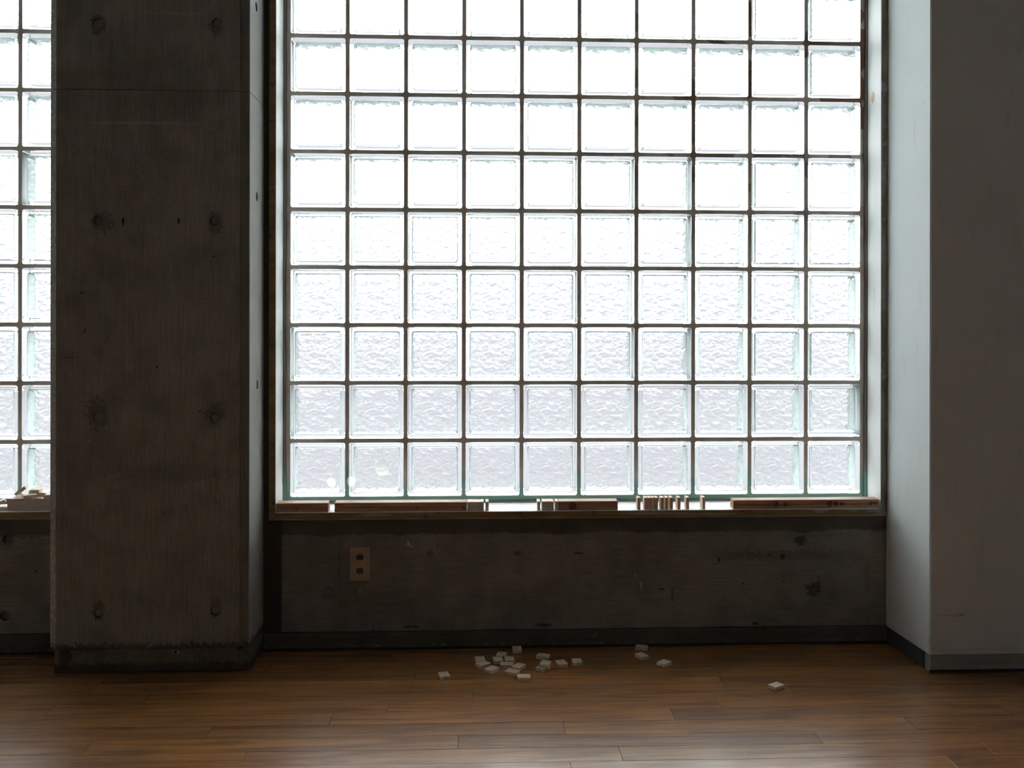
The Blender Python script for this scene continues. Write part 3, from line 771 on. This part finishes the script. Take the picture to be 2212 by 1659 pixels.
mat_black = plain('black_plastic', (.008, .008, .008), .5, .4)
for zc in (.0222, -.0232):
    bm = bmesh.new(); box(bm, -.0085, .0085, -.0030, -.0012, zc - .0062, zc + .0062, bev=.0008)
    box(bm, -.004, -.0025, -.0038, -.003, zc - .003, zc + .003); box(bm, .0025, .004, -.0038, -.003, zc - .003, zc + .003)
    obj('socket_insert', bm, mat_black, root)
for zc in (.038, -.0392):
    bm = bmesh.new(); cyl(bm, (0, -.0062, zc), .0017, .0012, seg=12); obj('screw_head', bm, mat_black, root)
bm = bmesh.new(); cyl(bm, (.0065, -.0061, -.0385), .0009, .0006, seg=8); cyl(bm, (.0085, -.0061, -.0375), .0007, .0006, seg=8); obj('plate_chip', bm, mat_black, root)

# small pale wall plug under the socket, paper scrap, clip at the column foot, splinter on the floor
bm = bmesh.new(); box(bm, -.3712, -.3662, -.003, 0, .188, .2005, bev=.0012, seg=2)
tag(obj('cable_clip', bm, plain('clip_white', (.42, .38, .33), .5)), 'tiny pale plastic stub on the concrete just below the socket plate', 'clip')
bm = bmesh.new()
pts = [(-.2105, .3665), (-.2075, .3555), (-.203, .3500), (-.1985, .3455), (-.1935, .3385), (-.1925, .3350), (-.1965, .3365), (-.2010, .3405), (-.2065, .3435), (-.2125, .3440), (-.2150, .3475), (-.2115, .3530)]
fr = [bm.verts.new((x, -.0016 - .0008 * (i % 2), z)) for i, (x, z) in enumerate(pts)]; bk = [bm.verts.new((x, 0, z)) for x, z in pts]
bm.faces.new(fr); bm.faces.new(list(reversed(bk)))
for i in range(len(pts)): bm.faces.new([fr[i], bk[i], bk[(i+1) % len(pts)], fr[(i+1) % len(pts)]])
bmesh.ops.recalc_face_normals(bm, faces=bm.faces)
tag(obj('paper_scrap', bm, plain('torn_paper', (.46, .43, .37), .9, .1, 60, .2)), 'torn pale scrap stuck to the concrete right of the socket plate', 'scrap')
root = empty('wall_clip', (-.9144, -.1815, .0647)); tag(root, 'small pale clip with a blue dot on the foot of the concrete column', 'clip')
bm = bmesh.new(); box(bm, -.012, .012, -.004, 0, -.0068, .0068, bev=.001); obj('clip_body', bm, plain('clip_cream', (.36, .32, .24), .5), root)
bm = bmesh.new(); cyl(bm, (0, -.0046, -.0015), .0042, .003, seg=16); obj('clip_hole', bm, mat_black, root)
bm = bmesh.new(); box(bm, -.001, .008, -.0052, -.0042, .0005, .006, bev=.0006); obj('clip_tab', bm, plain('clip_blue', (.12, .30, .36), .4), root)
bm = bmesh.new()
a = [bm.verts.new(p) for p in ((-1.399, -.047, .0005), (-1.3585, -.0225, .0005), (-1.3575, -.0195, .0005), (-1.375, -.026, .0005))]
b = [bm.verts.new((v.co.x, v.co.y, .003)) for v in a]
bm.faces.new(list(reversed(a))); bm.faces.new(b)
for i in range(4): bm.faces.new([a[i], a[(i+1) % 4], b[(i+1) % 4], b[i]])
tag(obj('wood_splinter', bm, plain('dark_splinter', (.05, .035, .025), .7)), 'dark wooden splinter on the floor left of the column foot', 'splinter')

# crumbs of plaster and sawdust on the floor: nobody could count them
bm = bmesh.new()
for i in range(210):
    if i < 70: x, y = random.gauss(.35, .45), -abs(random.gauss(.12, .12)) - .012
    else: x, y = random.uniform(-1.5, 1.9), random.uniform(-.95, -.02)
    if x < -.67 and y > -.205: continue
    if x > 1.39 and y > -.31: continue
    r = random.uniform(.0004, .0011) * (1.5 if random.random() < .08 else 1)
    bmesh.ops.create_icosphere(bm, subdivisions=1, radius=r, matrix=Matrix.Translation((x, y, r * .45)) @ Matrix.Rotation(random.uniform(0, 3), 4, 'Z') @ Matrix.Diagonal((random.uniform(.8, 1.8), 1, .6, 1)))
o = obj('dust_crumbs', bm, plain('crumb', (.45, .40, .34), .9, .2))
tag(o, 'pale crumbs and dust scattered over the oak floor', 'dust', kind='stuff')
